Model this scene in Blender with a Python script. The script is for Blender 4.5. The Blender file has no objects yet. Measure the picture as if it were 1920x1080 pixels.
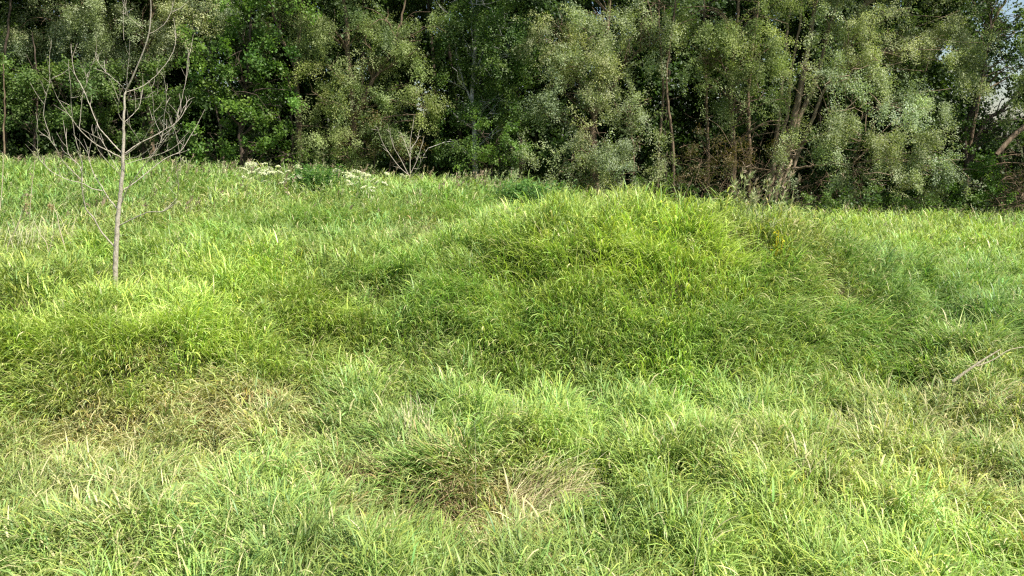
import bpy, math
import numpy as np
from mathutils import Vector

S = bpy.context.scene
# ------------------------------------------------------------------ camera
CAM_Z = 2.6
PITCH = math.radians(11.8)
FPX = 1387.0
cam_d = bpy.data.cameras.new('camera')
cam = bpy.data.objects.new('camera', cam_d)
S.collection.objects.link(cam)
cam.location = (0, 0, CAM_Z)
cam.rotation_euler = (math.radians(90) - PITCH, 0, 0)
cam_d.sensor_width = 36.0
cam_d.lens = 36.0 * FPX / 1920.0
cam_d.clip_start = 0.05
cam_d.clip_end = 2000
S.camera = cam
# ------------------------------------------------------------------ light
SUN_EL = math.radians(54)
SUN_H = (0.82, -0.52)                      # horizontal direction towards the sun
_l = math.hypot(*SUN_H)
sun_vec = Vector((SUN_H[0] / _l * math.cos(SUN_EL), SUN_H[1] / _l * math.cos(SUN_EL), math.sin(SUN_EL)))
w = bpy.data.worlds.new('World')
S.world = w
w.use_nodes = True
nt = w.node_tree
bg = nt.nodes['Background']
sky = nt.nodes.new('ShaderNodeTexSky')
sky.sky_type = 'NISHITA'
sky.sun_disc = False
sky.sun_elevation = SUN_EL
sky.sun_rotation = math.atan2(sun_vec.x, sun_vec.y)
nt.links.new(sky.outputs[0], bg.inputs[0])
bg.inputs[1].default_value = 0.068
sd = bpy.data.lights.new('sun', 'SUN')
sd.energy = 5.0
sd.angle = math.radians(0.5)
sd.color = (1.0, 0.95, 0.86)
so = bpy.data.objects.new('sun', sd)
S.collection.objects.link(so)
so.rotation_euler = sun_vec.to_track_quat('Z', 'Y').to_euler()
S.view_settings.view_transform = 'Standard'
S.view_settings.look = 'None'
S.view_settings.exposure = 1.08
S.view_settings.gamma = 1.0
S.render.engine = 'CYCLES'
S.cycles.max_bounces = 7
S.cycles.diffuse_bounces = 4
S.cycles.transmission_bounces = 5
S.cycles.glossy_bounces = 2
S.cycles.sample_clamp_indirect = 4
S.cycles.use_denoising = False
S.cycles.filter_width = 1.3

rng = np.random.default_rng(7)

# ------------------------------------------------------------------ helpers
def tv(v):
    return np.tan(np.arctan((np.asarray(v, float) - 540) / FPX) + PITCH)

def P(u, v, Y):
    """a place in the meadow: Y metres ahead, seen in the photograph at u, v"""
    dy = Y
    zc = CAM_Z - Y * float(tv(v))
    # depth along the optical axis
    d = Y * math.cos(PITCH) + (CAM_Z - zc) * math.sin(PITCH)
    return np.array([(u - 960) / FPX * d, dy, zc])

class Noise:
    def __init__(s, seed, scale, n=14):
        r = np.random.default_rng(seed)
        a = r.uniform(0, 2 * np.pi, n)
        f = r.uniform(.5, 1.8, n) * 2 * np.pi / scale
        s.kx, s.ky, s.ph = np.cos(a) * f, np.sin(a) * f, r.uniform(0, 6.28, n)
        s.n = n
    def __call__(s, x, y):
        o = 0
        for a, b, p in zip(s.kx, s.ky, s.ph):
            o = o + np.sin(a * x + b * y + p)
        return o / math.sqrt(s.n / 2)         # about unit variance

def build_mesh(name, V, quads=None, tris=None, col=None, mat=None, parent=None, smooth=False):
    V = np.asarray(V, np.float32)
    loops, starts = [], []
    n = 0
    if quads is not None and len(quads):
        q = np.asarray(quads, np.int32).reshape(-1, 4)
        loops.append(q.ravel()); starts.append(np.arange(len(q)) * 4); n += len(q) * 4
    if tris is not None and len(tris):
        t = np.asarray(tris, np.int32).reshape(-1, 3)
        loops.append(t.ravel()); starts.append(n + np.arange(len(t)) * 3)
    L = np.concatenate(loops).astype(np.int32)
    ST = np.concatenate(starts).astype(np.int32)
    me = bpy.data.meshes.new(name)
    me.vertices.add(len(V)); me.vertices.foreach_set('co', V.ravel())
    me.loops.add(len(L)); me.loops.foreach_set('vertex_index', L)
    me.polygons.add(len(ST)); me.polygons.foreach_set('loop_start', ST)
    if smooth:
        me.polygons.foreach_set('use_smooth', np.ones(len(ST), bool))
    if col is not None:
        a = me.color_attributes.new('Col', 'FLOAT_COLOR', 'POINT')
        c = np.ones((len(V), 4), np.float32); c[:, :3] = np.clip(col, 0.004, .95)
        a.data.foreach_set('color', c.ravel())
    me.update(calc_edges=True)
    o = bpy.data.objects.new(name, me)
    S.collection.objects.link(o)
    if mat: me.materials.append(mat)
    if parent is not None:
        o.parent = parent
        o.location = -parent.location
    return o

def tag(o, label=None, cat=None, group=None, kind=None):
    if label: o['label'] = label
    if cat: o['category'] = cat
    if group: o['group'] = group
    if kind: o['kind'] = kind
    return o

def thing(name, label, cat, loc, group=None):
    o = bpy.data.objects.new(name, None)
    o.location = tuple(float(c) for c in loc)
    o.empty_display_size = .1
    S.collection.objects.link(o)
    return tag(o, label, cat, group)

class MB:
    """collects tubes and cards for one mesh"""
    def __init__(s): s.V, s.Q, s.T, s.C, s.n = [], [], [], [], 0
    def add(s, V, Q=None, T=None, C=None):
        V = np.asarray(V, float)
        if Q is not None and len(Q): s.Q.append(np.asarray(Q) + s.n)
        if T is not None and len(T): s.T.append(np.asarray(T) + s.n)
        s.V.append(V); s.n += len(V)
        if C is not None: s.C.append(np.broadcast_to(C, (len(V), 3)))
    def tube(s, pts, rad, sides=6, col=None, wob=0.0):
        pts = np.asarray(pts, float); m = len(pts)
        rad = np.broadcast_to(rad, (m,)) if np.ndim(rad) else np.full(m, float(rad))
        tan = np.gradient(pts, axis=0)
        tan /= np.linalg.norm(tan, axis=1)[:, None] + 1e-9
        ref = np.array([0.31, 0.9, 0.11]) if abs(tan[:, 2]).mean() > .6 else np.array([0.05, 0.1, 1.0])
        a = np.cross(tan, ref); a /= np.linalg.norm(a, axis=1)[:, None] + 1e-9
        b = np.cross(tan, a)
        th = np.arange(sides) / sides * 2 * np.pi
        rr = rad[:, None] * (1 + wob * rng.standard_normal((m, sides)))
        V = pts[:, None] + rr[..., None] * (np.cos(th)[None, :, None] * a[:, None] + np.sin(th)[None, :, None] * b[:, None])
        i = np.arange(m - 1)[:, None] * sides; j = np.arange(sides)[None]; k = (j + 1) % sides
        Q = np.stack([i + j, i + k, i + sides + k, i + sides + j], -1).reshape(-1, 4)
        s.add(V.reshape(-1, 3), Q=Q, C=col)
    def build(s, name, mat, parent=None, smooth=True):
        return build_mesh(name, np.concatenate(s.V), np.concatenate(s.Q) if s.Q else None,
                          np.concatenate(s.T) if s.T else None, np.concatenate(s.C) if s.C else None,
                          mat, parent, smooth)

def smooth_path(pts, k=5):
    """Catmull-Rom through the points"""
    p = np.asarray(pts, float)
    if len(p) < 3: 
        t = np.linspace(0, 1, k + 1)[:, None]
        return p[0] * (1 - t) + p[-1] * t
    q = np.vstack([2 * p[0] - p[1], p, 2 * p[-1] - p[-2]])
    out = []
    for i in range(1, len(q) - 2):
        for t in np.arange(k) / k:
            a, b, c, d = q[i - 1], q[i], q[i + 1], q[i + 2]
            out.append(.5 * ((2 * b) + (-a + c) * t + (2 * a - 5 * b + 4 * c - d) * t * t + (-a + 3 * b - 3 * c + d) * t ** 3))
    out.append(p[-1])
    return np.array(out)

# ------------------------------------------------------------------ materials
def leaf_material(name, trans=.42, rough=.5, spec=.35, noise=.0, tint=(1, 1, 1)):
    m = bpy.data.materials.new(name); m.use_nodes = True
    t = m.node_tree; N = t.nodes; L = t.links
    N.clear()
    out = N.new('ShaderNodeOutputMaterial')
    at = N.new('ShaderNodeAttribute'); at.attribute_name = 'Col'
    pb = N.new('ShaderNodeBsdfPrincipled')
    pb.inputs['Roughness'].default_value = rough
    pb.inputs['Specular IOR Level'].default_value = spec
    tr = N.new('ShaderNodeBsdfTranslucent')
    hs = N.new('ShaderNodeMix'); hs.data_type = 'RGBA'; hs.blend_type = 'MULTIPLY'
    hs.inputs[0].default_value = 1.0
    hs.inputs[7].default_value = (1.15, 1.25, .55, 1)
    mx = N.new('ShaderNodeMixShader'); mx.inputs[0].default_value = trans
    L.new(at.outputs['Color'], pb.inputs['Base Color'])
    L.new(at.outputs['Color'], hs.inputs[6])
    L.new(hs.outputs[2], tr.inputs['Color'])
    L.new(pb.outputs[0], mx.inputs[1]); L.new(tr.outputs[0], mx.inputs[2])
    L.new(mx.outputs[0], out.inputs['Surface'])
    return m

def bark_material(name, c1, c2, c3, scale=9.0, stretch=.25):
    m = bpy.data.materials.new(name); m.use_nodes = True
    t = m.node_tree; N = t.nodes; L = t.links
    pb = N['Principled BSDF']
    pb.inputs['Roughness'].default_value = .9
    pb.inputs['Specular IOR Level'].default_value = .15
    tc = N.new('ShaderNodeTexCoord'); mp = N.new('ShaderNodeMapping')
    mp.inputs['Scale'].default_value = (scale, scale, scale * stretch)
    n1 = N.new('ShaderNodeTexNoise'); n1.inputs['Scale'].default_value = 1.6; n1.inputs['Detail'].default_value = 8
    n1.inputs['Roughness'].default_value = .68
    cr = N.new('ShaderNodeValToRGB')
    e = cr.color_ramp.elements
    e[0].position = .34; e[0].color = (*c1, 1); e[1].position = .68; e[1].color = (*c3, 1)
    k = e.new(.5); k.color = (*c2, 1)
    bp = N.new('ShaderNodeBump'); bp.inputs['Strength'].default_value = .6; bp.inputs['Distance'].default_value = .02
    L.new(tc.outputs['Object'], mp.inputs[0]); L.new(mp.outputs[0], n1.inputs['Vector'])
    L.new(n1.outputs['Fac'], cr.inputs[0]); L.new(cr.outputs[0], pb.inputs['Base Color'])
    L.new(n1.outputs['Fac'], bp.inputs['Height']); L.new(bp.outputs[0], pb.inputs['Normal'])
    return m

M_GRASS = leaf_material('grass_blades', .32, .45, .32)
M_LEAF = leaf_material('broad_leaves', .42, .5, .3)
M_WILLOW = leaf_material('willow_leaves', .36, .6, .22)
M_FLOWER = leaf_material('petals', .3, .7, .2)
M_BARK_WILLOW = bark_material('willow_bark', (.05, .038, .026), (.14, .10, .065), (.26, .20, .13))
M_BARK_DARK = bark_material('dark_bark', (.035, .028, .02), (.08, .06, .045), (.14, .11, .08))
M_BARK_BIRCH = bark_material('birch_bark', (.05, .045, .04), (.42, .40, .36), (.62, .60, .56), 6, 1.6)
M_BARK_SAP = bark_material('sapling_bark', (.22, .19, .15), (.38, .335, .27), (.52, .47, .39), 22, .6)
M_DEADWOOD = bark_material('dead_wood', (.07, .045, .028), (.15, .105, .065), (.28, .21, .14), 20, .6)
M_STRAW = leaf_material('dry_straw', .25, .6, .3)

# ------------------------------------------------------------------ ground
# points of the grass surface (u, v, metres ahead) read off the photograph, or (u, None, Y, z)
CP = [(-300, 1080, 3.5), (0, 1080, 3.5), (480, 1080, 3.5), (960, 1080, 3.45), (1440, 1080, 3.5), (1900, 1080, 3.5), (2300, 1080, 3.6),
      (900, 1000, 3.95), (760, 920, 4.8), (900, 935, 4.75), (830, 820, 5.0), (840, 795, 5.25), (600, 900, 4.5), (1100, 850, 5.0), (1200, 900, 4.5), (1020, 800, 5.4),
      (100, 760, 5.95), (250, 730, 6.3), (450, 720, 6.3), (0, 900, 4.6), (300, 900, 4.6),
      (-200, 665, 6.6), (0, 650, 6.65), (100, 650, 6.65), (250, 635, 6.85), (450, 650, 6.95),
      (-200, 555, 7.6), (0, 555, 7.6), (100, 555, 7.6), (250, 552, 7.8), (450, 535, 8.2), (600, 540, 8.2), (650, 620, 7.7), (650, 700, 6.9),
      (216, 535, 8.7), (100, 470, 10.5), (-100, 470, 10.5), (400, 460, 10.5), (600, 450, 11), (100, 380, 14.5), (-200, 380, 14.5), (400, 390, 14),
      (600, 400, 13.5), (800, 400, 14), (780, 440, 12), (900, 370, 15.5), (-200, 313, 21), (0, 313, 21), (300, 318, 21), (500, 338, 18),
      (700, 347, 18), (950, 357, 17.5),
      (1060, 386, 9.9), (1190, 404, 9.7), (1330, 388, 9.6), (970, 402, 10.0), (1420, 398, 9.5), (1510, 424, 9.3), (1150, 460, 8.65), (1300, 475, 8.4), (1020, 475, 8.8), (900, 430, 10.2),
      (1500, 480, 8.7), (1600, 530, 8.3), (900, 450, 9.8), (850, 520, 8.7), (900, 600, 7.8), (1150, 560, 7.8), (1400, 590, 7.45), (1250, 600, 7.4), (1550, 590, 7.8), (1050, 620, 7.5),
      (1150, 680, 7.1), (1400, 680, 7.1), (1600, 650, 7.7), (1200, None, 12.5, 1.05), (1400, None, 11.8, .75), (1300, None, 15.5, .5), (1050, None, 12.8, 1.1),
      (1750, 560, 9), (1850, 610, 7.6), (1750, 680, 6.9), (1900, 740, 6.2), (2100, 740, 6.3), (2100, 600, 7.9), (1650, 780, 5.7), (1900, 900, 4.6), (1400, 850, 5),
      (1100, 780, 5.7), (1400, 760, 6.0), (1700, 480, 13), (1900, 500, 12.3), (2200, 500, 12.4), (1900, 450, 15.5), (1650, 425, 17.5), (1500, 420, 17.5), (1850, 428, 17.5),
      (2200, 425, 18), (-300, None, 27, 1.4), (200, None, 27, 1.35), (600, None, 26, 1.0), (950, None, 25, .8), (1300, None, 24, .15), (1600, None, 24, .05), (1900, None, 24, .0), (2300, None, 24, .0), (1600, 412, 20), (1900, 415, 20), (1300, None, 20.5, .35)]
_cx, _cy, _cz = [], [], []
for c in CP:
    if len(c) == 3:
        p = P(*c); _cx.append(p[0]); _cy.append(p[1]); _cz.append(p[2])
    else:
        _cx.append((c[0] - 960) / FPX * c[2] * 1.0); _cy.append(c[2]); _cz.append(c[3])
_cx, _cy, _cz = map(np.array, (_cx, _cy, _cz))
def _wy(y): return 9 * np.log(np.maximum(y, .8) / 3.0)          # stretch so that near detail is resolved
def _wx(x, y): return x / np.maximum(y, 2.5) * 9
def _phi(r2): return np.where(r2 > 1e-9, .5 * r2 * np.log(r2 + 1e-12), 0)
_A, _B = _wx(_cx, _cy), _wy(_cy)
_n = len(_A)
K = _phi((_A[:, None] - _A) ** 2 + (_B[:, None] - _B) ** 2) + np.eye(_n) * .2
Pm = np.stack([np.ones(_n), _A, _B], 1)
W = np.linalg.solve(np.block([[K, Pm], [Pm.T, np.zeros((3, 3))]]), np.concatenate([_cz, np.zeros(3)]))
GH = 0.30                                                      # mean height of the bent sward
nz4 = Noise(4, 1.25)
nz1, nz2, nz3 = Noise(1, 2.2), Noise(2, .75), Noise(3, 5.5)
def surf(x, y):
    x = np.asarray(x, float); y = np.asarray(y, float)
    yy = np.clip(y, 2.2, 28); xx = x
    a, b = np.clip(_wx(xx, yy), -9.5, 9.5), _wy(yy)
    z = W[_n] + W[_n + 1] * a + W[_n + 2] * b
    for i in range(_n):
        z = z + W[i] * _phi((a - _A[i]) ** 2 + (b - _B[i]) ** 2)
    return z
def ground(x, y):
    z = surf(x, y) - GH + .040 * nz1(x, y) + .026 * nz2(x, y) + .085 * nz4(x, y) * np.clip(1 - abs(y - 9.2) / 3.6, 0, 1)
    return z

ys = np.unique(np.concatenate([[-40, -15, -6, -2, 0], np.arange(1, 9, .12), np.arange(9, 30, .3), np.arange(30, 60, 3), [70, 100, 160, 300, 600, 900]]))
xs = np.unique(np.concatenate([[-900, -500, -200, -90, -50], np.arange(-36, -8, .8), np.arange(-8, 8, .16), np.arange(8, 36, .8), [36, 50, 90, 200, 500, 900]]))
GX, GY = np.meshgrid(xs, ys)
GZ = ground(GX, GY)
nx = len(xs)
ii = (np.arange(len(ys) - 1)[:, None] * nx + np.arange(nx - 1)[None]).ravel()
m = bpy.data.materials.new('meadow_soil'); m.use_nodes = True
t = m.node_tree; N = t.nodes; L = t.links
pb = N['Principled BSDF']; pb.inputs['Roughness'].default_value = .95; pb.inputs['Specular IOR Level'].default_value = .1
tc = N.new('ShaderNodeTexCoord'); n1 = N.new('ShaderNodeTexNoise'); n1.inputs['Scale'].default_value = 3.0; n1.inputs['Detail'].default_value = 10
n1.inputs['Roughness'].default_value = .7
cr = N.new('ShaderNodeValToRGB'); e = cr.color_ramp.elements
e[0].position = .35; e[0].color = (.035, .035, .015, 1); e[1].position = .66; e[1].color = (.12, .085, .05, 1)
k = e.new(.5); k.color = (.05, .065, .02, 1)
bp = N.new('ShaderNodeBump'); bp.inputs['Strength'].default_value = .8
L.new(tc.outputs['Object'], n1.inputs['Vector']); L.new(n1.outputs['Fac'], cr.inputs[0]); L.new(cr.outputs[0], pb.inputs['Base Color'])
L.new(n1.outputs['Fac'], bp.inputs['Height']); L.new(bp.outputs[0], pb.inputs['Normal'])
g = build_mesh('ground', np.stack([GX.ravel(), GY.ravel(), GZ.ravel()], 1), np.stack([ii, ii + 1, ii + nx + 1, ii + nx], 1), mat=m, smooth=True)
tag(g, 'uneven meadow ground under the tall grass', kind='structure')

# ------------------------------------------------------------------ grass
def on_surface(u, v, Y0=None):
    """where the line of sight meets the sward"""
    Ys = np.linspace(2.5, 26, 900)
    t = float(tv(v)); z = CAM_Z - Ys * t
    d = Ys * math.cos(PITCH) + Ys * t * math.sin(PITCH)
    x = (u - 960) / FPX * d
    s = surf(x, Ys)
    k = np.argmax(s >= z) if (s >= z).any() else -1
    return np.array([x[k], Ys[k], s[k]])

# colour zones of the sward: u, v, radius u px, radius v px, kind, weight
GREEN, LIME, BLUE, OLIVE, BROWN, DEEP = range(6)
PAL = np.array([(.18, .305, .070), (.295, .40, .075), (.17, .32, .088), (.27, .325, .10), (.37, .31, .165), (.09, .20, .045)])  # DEEP: darker green, also used to paint shade into the sward
ZONES = [  # centre and extent
    (100, 560, 190, 60, LIME, 1.7), (280, 560, 200, 60, LIME, 1.7), (470, 545, 180, 60, LIME, 1.5), (600, 520, 120, 60, LIME, 1.), (60, 640, 150, 50, LIME, 1.),
    (300, 480, 260, 30, LIME, 1.2), (450, 610, 140, 40, LIME, 1.1),
    (1150, 390, 170, 45, LIME, 2.2), (1300, 400, 130, 45, LIME, 2.0), (1000, 430, 90, 40, LIME, 1.2), (1250, 480, 170, 50, LIME, .8), (1650, 430, 220, 22, LIME, 1.0),
    (1500, 560, 160, 60, GREEN, 1.), (700, 510, 70, 35, DEEP, 1.3), (850, 540, 140, 60, GREEN, 1.2), (800, 600, 120, 40, GREEN, 1.3),
    (1400, 620, 190, 40, DEEP, 1.4), (1600, 570, 120, 50, DEEP, 1.4), (1150, 620, 150, 40, GREEN, 1.2), (270, 610, 90, 22, DEEP, 1.0), (1700, 540, 130, 30, DEEP, 1.2), (1850, 590, 110, 40, DEEP, 1.1),  # the DEEP patches here paint shade along the mound and bank fronts
    (1100, 730, 240, 40, BLUE, 1.7), (1350, 720, 200, 40, BLUE, 1.9), (1550, 680, 140, 40, BLUE, 1.5), (1650, 640, 90, 30, BLUE, 1.3), (1350, 790, 200, 40, BLUE, 1.0),
    (680, 760, 150, 60, GREEN, 1.2), (800, 680, 150, 40, OLIVE, .7), (650, 850, 100, 60, BLUE, .8), (1820, 660, 110, 50, OLIVE, 1.2),
    (100, 780, 160, 25, BROWN, 1.9), (270, 745, 170, 35, BROWN, 2.0), (440, 720, 120, 30, BROWN, 1.8), (560, 760, 110, 35, OLIVE, 1.5), (330, 830, 260, 55, OLIVE, 1.7),
    (540, 700, 60, 30, BROWN, 1.2), (60, 720, 90, 40, OLIVE, 1.3), (100, 930, 230, 60, OLIVE, .9), (350, 980, 180, 60, OLIVE, .8), (500, 900, 120, 50, GREEN, 1.), (560, 1000, 100, 60, BLUE, 1.),
    (700, 880, 60, 45, BROWN, 2.6), (800, 910, 100, 45, BROWN, 4.5), (920, 950, 70, 40, BROWN, 4.5), (1010, 900, 70, 50, BROWN, 2.0), (790, 870, 90, 40, DEEP, 1.6), (930, 860, 70, 30, DEEP, 1.5),
    (1160, 870, 60, 40, DEEP, 1.6), (850, 800, 140, 30, OLIVE, .9),
    (1500, 830, 200, 45, OLIVE, 1.6), (1700, 820, 150, 50, OLIVE, 1.7), (1800, 740, 120, 60, OLIVE, 1.8), (1660, 880, 100, 40, BROWN, 1.0), (1880, 860, 60, 60, BROWN, .9), (1620, 760, 100, 30, OLIVE, 1.2),
    (1250, 950, 160, 60, GREEN, 1.1), (1100, 1020, 150, 50, BLUE, .8), (1500, 970, 180, 60, LIME, 1.0), (1780, 1000, 170, 70, BLUE, 1.4), (1300, 1050, 100, 40, BROWN, .5),
    (700, 1020, 200, 50, LIME, .6), (850, 1050, 160, 40, GREEN, 1.),
    (150, 350, 300, 25, GREEN, 1.6), (110, 420, 160, 40, OLIVE, .9), (450, 440, 220, 50, GREEN, 1.3), (450, 380, 200, 30, OLIVE, .7), (620, 420, 90, 25, DEEP, 1.3), (850, 400, 130, 35, GREEN, 1.2), (60, 400, 80, 50, BLUE, 1.), (130, 370, 70, 25, DEEP, 1.2),
    (770, 425, 70, 20, BROWN, .8), (990, 370, 60, 25, DEEP, 2.2), (700, 370, 160, 30, GREEN, 1.2), (900, 345, 200, 14, OLIVE, 1.2), (1440, 405, 80, 15, OLIVE, 1.6), (1750, 480, 250, 30, GREEN, 1.), (1900, 520, 100, 30, BLUE, 1.)]
def project(x, y, z):
    d = y * math.cos(PITCH) + (CAM_Z - z) * math.sin(PITCH)
    h = (CAM_Z - z) * math.cos(PITCH) - y * math.sin(PITCH)
    return 960 + FPX * x / d, 540 + FPX * h / d
# zones as patches of the real ground
ZW = []
for (u, v, ru, rv, kk, wt) in ZONES:
    c = on_surface(u, v)
    mpp = c[1] / FPX
    dy = abs(on_surface(u, v - rv)[1] - on_surface(u, v + rv)[1]) / 2
    ZW.append((c[0], c[1], ru * mpp, min(max(dy, .18), 6), kk, wt))
cn1, cn2, cn3 = Noise(21, .9), Noise(22, 2.6), Noise(23, .35)
def zone_weights(x, y):
    jx = x + .16 * cn1(y, x) + .14 * cn3(y, x); jy = y + .2 * cn1(x, y) + .14 * cn3(x, y)
    Wt = np.zeros((len(x), 6)); Wt[:, GREEN] = .38
    for (cx, cy, rx, ry, kk, wt) in ZW:
        Wt[:, kk] += wt * np.exp(-(((jx - cx) / rx) ** 2 + ((jy - cy) / ry) ** 2) * .9)
    Wt *= np.exp(.65 * rng.standard_normal(Wt.shape))
    return Wt / Wt.sum(1)[:, None]

hn, ln, hn2, ln2 = Noise(31, 1.3), Noise(32, 2.2), Noise(33, .5), Noise(34, .6)
def make_blades(name, bands, segs, label):
    Vs, Qs, Ts, Cs, n0 = [], [], [], [], 0
    for (y0, y1, dens, wid, lmul, per) in bands:
        # tufts
        hw = .72 * y1 + 3.4
        nT = int(dens / per * 2 * hw * (y1 - y0))
        tx = rng.uniform(-hw, hw, nT); ty = rng.uniform(y0, y1, nT)
        keep = (np.abs(tx) < .72 * ty + .9) | ((np.abs(tx) < .72 * ty + 3.4) & (rng.random(nT) < .55))
        tx, ty = tx[keep], ty[keep]; nT = len(tx)
        zw = zone_weights(tx, ty)
        dry = zw[:, BROWN] + .35 * zw[:, OLIVE]
        gx = (surf(tx + .15, ty) - surf(tx - .15, ty)) / .3
        gy = (surf(tx, ty + .15) - surf(tx, ty - .15)) / .3
        tH = lmul * np.clip(1 + .17 * hn(tx, ty) + .24 * hn2(tx, ty) + .14 * rng.standard_normal(nT), .4, 1.4) * (1 - .42 * zw[:, BROWN] - .18 * zw[:, OLIVE] + .12 * zw[:, LIME] + .15 * zw[:, DEEP])
        la = 1.8 * ln(tx, ty) + 1.0 * ln2(tx, ty) + .6 * rng.standard_normal(nT)                     # tuft lean
        lx = np.cos(la) * .55 - 1.5 * gx; ly = np.sin(la) * .55 - 1.5 * gy
        tcol = zw @ PAL * np.exp(.13 * rng.standard_normal(nT))[:, None]
        tcol *= (1 + .10 * cn2(tx, ty) + .08 * cn1(tx, ty))[:, None]
        ti = np.repeat(np.arange(nT), per); n = len(ti)
        oa = rng.uniform(0, 2 * np.pi, n); orad = .015 + .055 * np.sqrt(rng.random(n))
        bx = tx[ti] + np.cos(oa) * orad * 1.5; by = ty[ti] + np.sin(oa) * orad * 1.5
        dx = np.cos(oa) * .6 + lx[ti] + .35 * rng.standard_normal(n); dy = np.sin(oa) * .6 + ly[ti] + .35 * rng.standard_normal(n)
        mag = np.hypot(dx, dy) + 1e-6; dx /= mag; dy /= mag
        Ln = (.24 + .20 * rng.random(n)) * tH[ti] * 1.05
        leafy = rng.random(n) < .85                     # side leaves that leave the stalk part way up and arch over
        h0 = np.where(leafy, rng.uniform(.03, .25, n) * tH[ti] * 1.05 * (1 - .6 * dry[ti]), 0)
        Ln = np.where(leafy, rng.uniform(.11, .23, n) * (.6 + .4 * tH[ti]), Ln)
        th0 = .06 + .30 * rng.random(n) * np.clip(mag, .4, 1.8)
        th1 = th0 + rng.uniform(.55, 2.7, n) * np.clip(.65 + .35 * mag, .6, 1.2)
        th0 = np.where(leafy, rng.uniform(.15, .9, n), th0)
        th1 = np.where(leafy, th0 + rng.uniform(.5, 2.3, n), th1 * .8)
        flat = dry[ti] * rng.random(n)
        th0 = th0 + flat * 1.0; th1 = th1 + flat * .5
        wd = wid * rng.uniform(.65, 1.35, n) * np.exp(.24 * np.clip(rng.standard_normal(nT), -2, 1.6))[ti]
        # width vector: across the lean, with a twist
        tw = rng.uniform(-.9, .9, n)
        wx, wy = -dy * np.cos(tw) + dx * np.sin(tw) * .6, dx * np.cos(tw) + dy * np.sin(tw) * .6
        wz = .5 * np.sin(tw)
        wd = np.where(leafy, wd * 1.1, wd * .75)
        px = bx + lx[ti] * h0 * .35; py = by + ly[ti] * h0 * .35; pz = ground(bx, by) - .02 + h0
        # colour per blade
        bc = tcol[ti] * np.exp(.24 * rng.standard_normal(n))[:, None]
        hue = rng.standard_normal(n)[:, None]
        bc *= np.exp(hue * np.array([.13, .01, -.12]))
        straw = rng.random(n) < (.045 + .55 * zw[ti, BROWN] + .22 * zw[ti, OLIVE])
        sc = np.array([.52, .47, .26]) * np.exp(.22 * rng.standard_normal(n))[:, None]
        brn = rng.random(n) < .5 * zw[ti, BROWN]
        sc[brn] *= np.array([.66, .50, .42])
        bc[straw] = sc[straw]
        V = np.zeros((n, 2 * segs + 1, 3)); C = np.zeros((n, 2 * segs + 1, 3))
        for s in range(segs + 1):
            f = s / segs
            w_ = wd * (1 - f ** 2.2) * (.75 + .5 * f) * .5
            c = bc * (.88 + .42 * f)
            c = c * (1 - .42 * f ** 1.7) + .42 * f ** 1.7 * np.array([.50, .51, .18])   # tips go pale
            if s < segs:
                for q, sg in ((2 * s, 1), (2 * s + 1, -1)):
                    V[:, q, 0] = px + sg * wx * w_; V[:, q, 1] = py + sg * wy * w_; V[:, q, 2] = pz + sg * wz * w_
                    C[:, q] = c
                th = th0 + (th1 - th0) * ((s + .5) / segs) ** 1.4
                st = Ln / segs
                px = px + dx * np.sin(th) * st; py = py + dy * np.sin(th) * st; pz = pz + np.cos(th) * st
            else:
                V[:, 2 * s, 0] = px; V[:, 2 * s, 1] = py; V[:, 2 * s, 2] = pz; C[:, 2 * s] = c
        base = (n0 + np.arange(n) * (2 * segs + 1))[:, None]
        for s in range(segs - 1):
            Qs.append(base + np.array([2 * s, 2 * s + 1, 2 * s + 3, 2 * s + 2]))
        Ts.append(base + np.array([2 * segs - 2, 2 * segs - 1, 2 * segs]))
        Vs.append(V.reshape(-1, 3)); Cs.append(C.reshape(-1, 3)); n0 += n * (2 * segs + 1)
    o = build_mesh(name, np.concatenate(Vs), np.concatenate(Qs), np.concatenate(Ts), np.concatenate(Cs), M_GRASS, smooth=True)
    tag(o, label, kind='stuff')
    print(name, n0)
    return o

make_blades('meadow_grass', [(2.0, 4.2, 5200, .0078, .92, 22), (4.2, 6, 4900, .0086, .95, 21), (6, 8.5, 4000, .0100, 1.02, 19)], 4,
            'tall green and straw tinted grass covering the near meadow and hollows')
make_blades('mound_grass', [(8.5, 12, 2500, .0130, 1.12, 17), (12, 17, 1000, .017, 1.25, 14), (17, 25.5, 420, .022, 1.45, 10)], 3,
            'long bright grass covering the mound and the far bank before the trees')

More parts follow.
